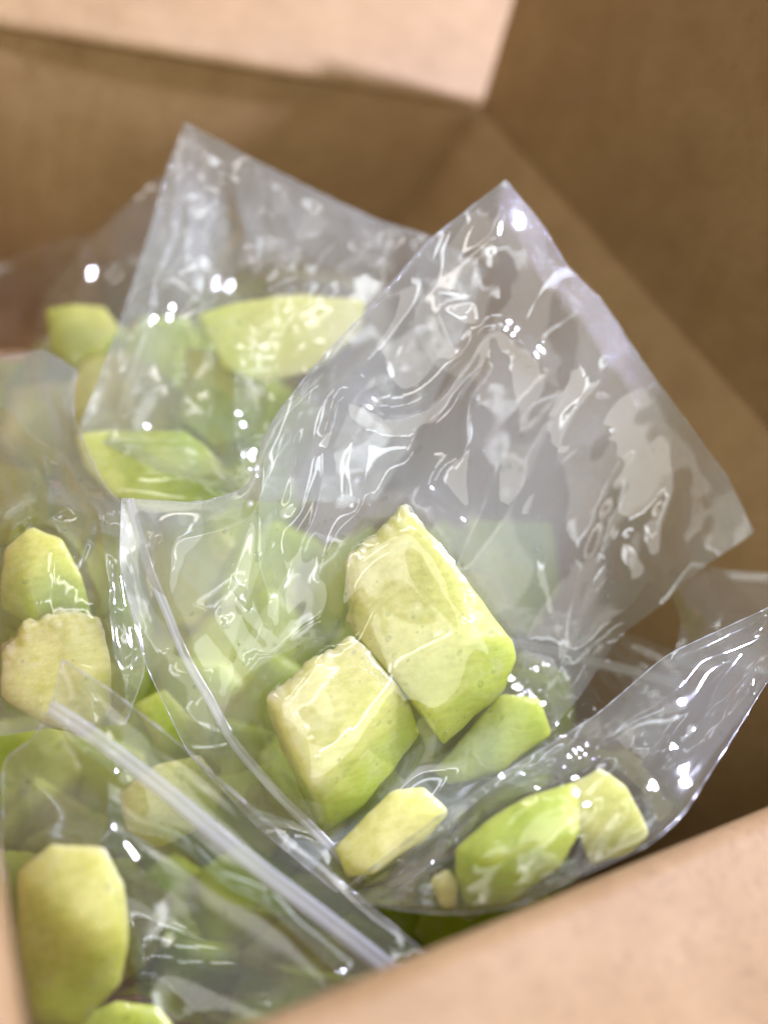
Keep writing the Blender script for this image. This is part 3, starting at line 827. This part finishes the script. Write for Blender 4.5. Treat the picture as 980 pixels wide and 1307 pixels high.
# --- near left bag with the thick white zip
b4_top = [(80, 842, .258), (140, 880, .256), (232, 952, .252), (330, 1040, .248), (440, 1130, .243), (520, 1198, .238), (590, 1255, .232)]
b4_left = [(80, 842, .258), (66, 902, .254), (40, 948, .252), (4, 968, .252), (2, 1080, .245), (12, 1200, .236), (24, 1345, .226)]
b4_bot = [(24, 1345, .226), (120, 1350, .222), (260, 1345, .222), (380, 1340, .222)]
b4_right = [(590, 1255, .232), (520, 1290, .228), (440, 1320, .224), (380, 1340, .222)]
ridges4 = [([(128, 960), (140, 1060), (150, 1160), (200, 1320)], 10, 4), ([(150, 1050), (240, 1090), (330, 1150), (370, 1185), (430, 1240)], 10, 3.0), ([(66, 902), (110, 965), (140, 990)], 9, 3)]
bag('bag in the near left corner with a thick white zip across it',
    (b4_top, b4_right, b4_bot, b4_left), (b4_top, b4_right, b4_bot, b4_left), mn=(90, 100), eu=0.003, ev=0.003, seed=31,
    keys=('c12', 'c13'), ridges=ridges4, bulge=0.002, hz=(0.05, 0.04), rims=('top', 'left'), bk=dict(bulge=0.035, eu=0.001, ev=0.001),
    zips=(([(0, 0.12), (0.25, 0.135), (0.5, 0.15), (0.75, 0.17), (1, 0.2)], 0.0024, 0.0004),), drops=70, drad=0.0013, noise=0.001)

# --- left bag
b3_top = [(-60, 480, .36), (0, 455, .36), (55, 446, .36), (98, 472, .355)]
b3_right = [(98, 472, .355), (92, 530, .34), (132, 620, .318), (160, 645, .308), (168, 720, .298), (186, 855, .282), (160, 925, .277)]
b3_bot = [(-30, 945, .270), (60, 930, .272), (160, 925, .277)]
b3_left = [(-60, 480, .36), (-40, 620, .325), (-30, 800, .288), (-30, 945, .270)]
ridges3 = [([(0, 520), (60, 570), (130, 645), (140, 760), (158, 915)], 9, 4), ([(10, 590), (90, 640), (60, 660)], 10, 4), ([(50, 560), (60, 650), (90, 720), (120, 660)], 9, 3), ([(118, 640), (150, 780)], 8, 3)]
bag('clear bag at the left edge over the two stacked yellow green chunks',
    (b3_top, b3_right, b3_bot, b3_left), (b3_top, b3_right, b3_bot, b3_left), mn=(100, 60), eu=0.006, ev=0.006, crumple=(0.026, 0.28, 1.2, 2.2), seed=41,
    keys=('c10', 'c11'), ridges=ridges3, bulge=0.003, hz=(0.13, 0.10), rims=('right', 'top'), drops=40)

# --- tall back bag
b2_top = [(237, 157, .405), (330, 207, .40), (420, 252, .395), (485, 282, .39), (552, 302, .385), (620, 345, .38)]
b2_left = [(237, 157, .405), (214, 215, .40), (190, 300, .39), (158, 400, .378), (128, 480, .37), (100, 550, .365)]
b2_bot = [(100, 550, .365), (200, 600, .355), (320, 640, .345), (480, 640, .35)]
b2_right = [(620, 345, .38), (590, 430, .37), (540, 540, .36), (480, 640, .35)]
ridges2 = [([(228, 185), (218, 290), (190, 385)], 8, 5), ([(246, 190), (240, 290), (192, 388)], 8, 4), ([(285, 220), (320, 300), (290, 330)], 12, 4), ([(360, 270), (380, 310), (340, 350)], 12, 4),
           ([(210, 450), (260, 440), (250, 480)], 10, 4), ([(420, 290), (480, 320), (440, 350)], 8, 4), ([(300, 480), (300, 560), (320, 600)], 10, 4)]
bag('tall crinkled bag at the back with its top edge sloping down to the right',
    (b2_top, b2_right, b2_bot, b2_left), (b2_top, b2_right, b2_bot, b2_left), mn=(90, 90), eu=0.006, ev=0.006, crumple=(0.032, 0.30, 1.7, 2.0), seed=51,
    keys=('c5', 'c5b'), ridges=ridges2, bulge=0.004, hz=(0.24, 0.22), rims=('top', 'left'), seals=(('top', 6),), drops=70)

# --- bag behind, at the back left
b6_top = [(30, 470, .43), (36, 440, .43), (60, 375, .435), (120, 300, .44), (200, 226, .45), (280, 205, .45)]
b6_right = [(280, 205, .45), (300, 350, .43), (310, 480, .41), (330, 640, .365)]
b6_bot = [(60, 640, .355), (150, 668, .345), (250, 672, .345), (330, 640, .365)]
b6_left = [(30, 470, .43), (60, 520, .40), (70, 580, .375), (60, 640, .355)]
bag('dull clear bag leaning behind the tall crinkled bag at back left',
    (b6_top, b6_right, b6_bot, b6_left), None, mn=(70, 70), eu=0.008, ev=0.008, crumple=(0.035, 0.25, 2.2, 1.8), seed=61, keys=('c6', 'c7', 'c8'), ridges=[([(60, 400), (100, 360), (180, 320)], 12, 5), ([(90, 470), (200, 520), (300, 600)], 12, 4)], bulge=0.002)

# --- bag flat against the far left wall
b7_top = [(-60, 345, .50), (0, 335, .50), (50, 312, .50), (110, 300, .50)]
b7_right = [(110, 300, .50), (130, 340, .49), (110, 400, .475), (80, 460, .46)]
b7_bot = [(-60, 470, .46), (0, 465, .46), (80, 460, .46)]
b7_left = [(-60, 345, .50), (-60, 400, .48), (-60, 470, .46)]
bag('crumpled bag lying low in the shadow by the far wall, left edge',
    (b7_top, b7_right, b7_bot, b7_left), None, mn=(50, 60), eu=0.01, ev=0.01, crumple=(0.03, 0.4, 0.3, 1.5), seed=71, bulge=0.006, fine=20, hz=(0.05, 0.05))

# --- bag behind the central one on the right, its zip seen out of focus
b8_top = [(640, 770, .345), (720, 782, .35), (800, 808, .352), (880, 838, .352)]
b8_right = [(880, 838, .352), (870, 900, .34), (840, 960, .325), (800, 1010, .31)]
b8_bot = [(590, 1010, .312), (700, 1030, .308), (800, 1010, .31)]
b8_left = [(640, 770, .345), (620, 850, .335), (590, 1010, .312)]
bag('clear bag low on the right, its zip strip blurred behind the gathered bag',
    (b8_top, b8_right, b8_bot, b8_left), None, mn=(60, 60), eu=0.006, ev=0.006, crumple=(0.03, 0.25, 0.3, 1.8), seed=81, bulge=0.003, zips=(([(0, 0.2), (0.5, 0.2), (1, 0.2)], 0.0022, 0.001),))

# --- pale bag on the far right
b9_top = [(850, 745, .375), (890, 722, .372), (940, 728, .368), (1010, 735, .365)]
b9_right = [(1010, 735, .365), (1020, 800, .35), (1010, 860, .335)]
b9_bot = [(860, 850, .345), (930, 860, .34), (1010, 860, .335)]
b9_left = [(850, 745, .375), (870, 790, .36), (860, 850, .345)]
bag('pale crumpled bag against the right cardboard wall, beyond the gathered bag',
    (b9_top, b9_right, b9_bot, b9_left), None, mn=(50, 50), eu=0.006, ev=0.006, crumple=(0.025, 0.3, 1.0, 1.6), hz=(0.34, 0), seed=91, bulge=0.003)
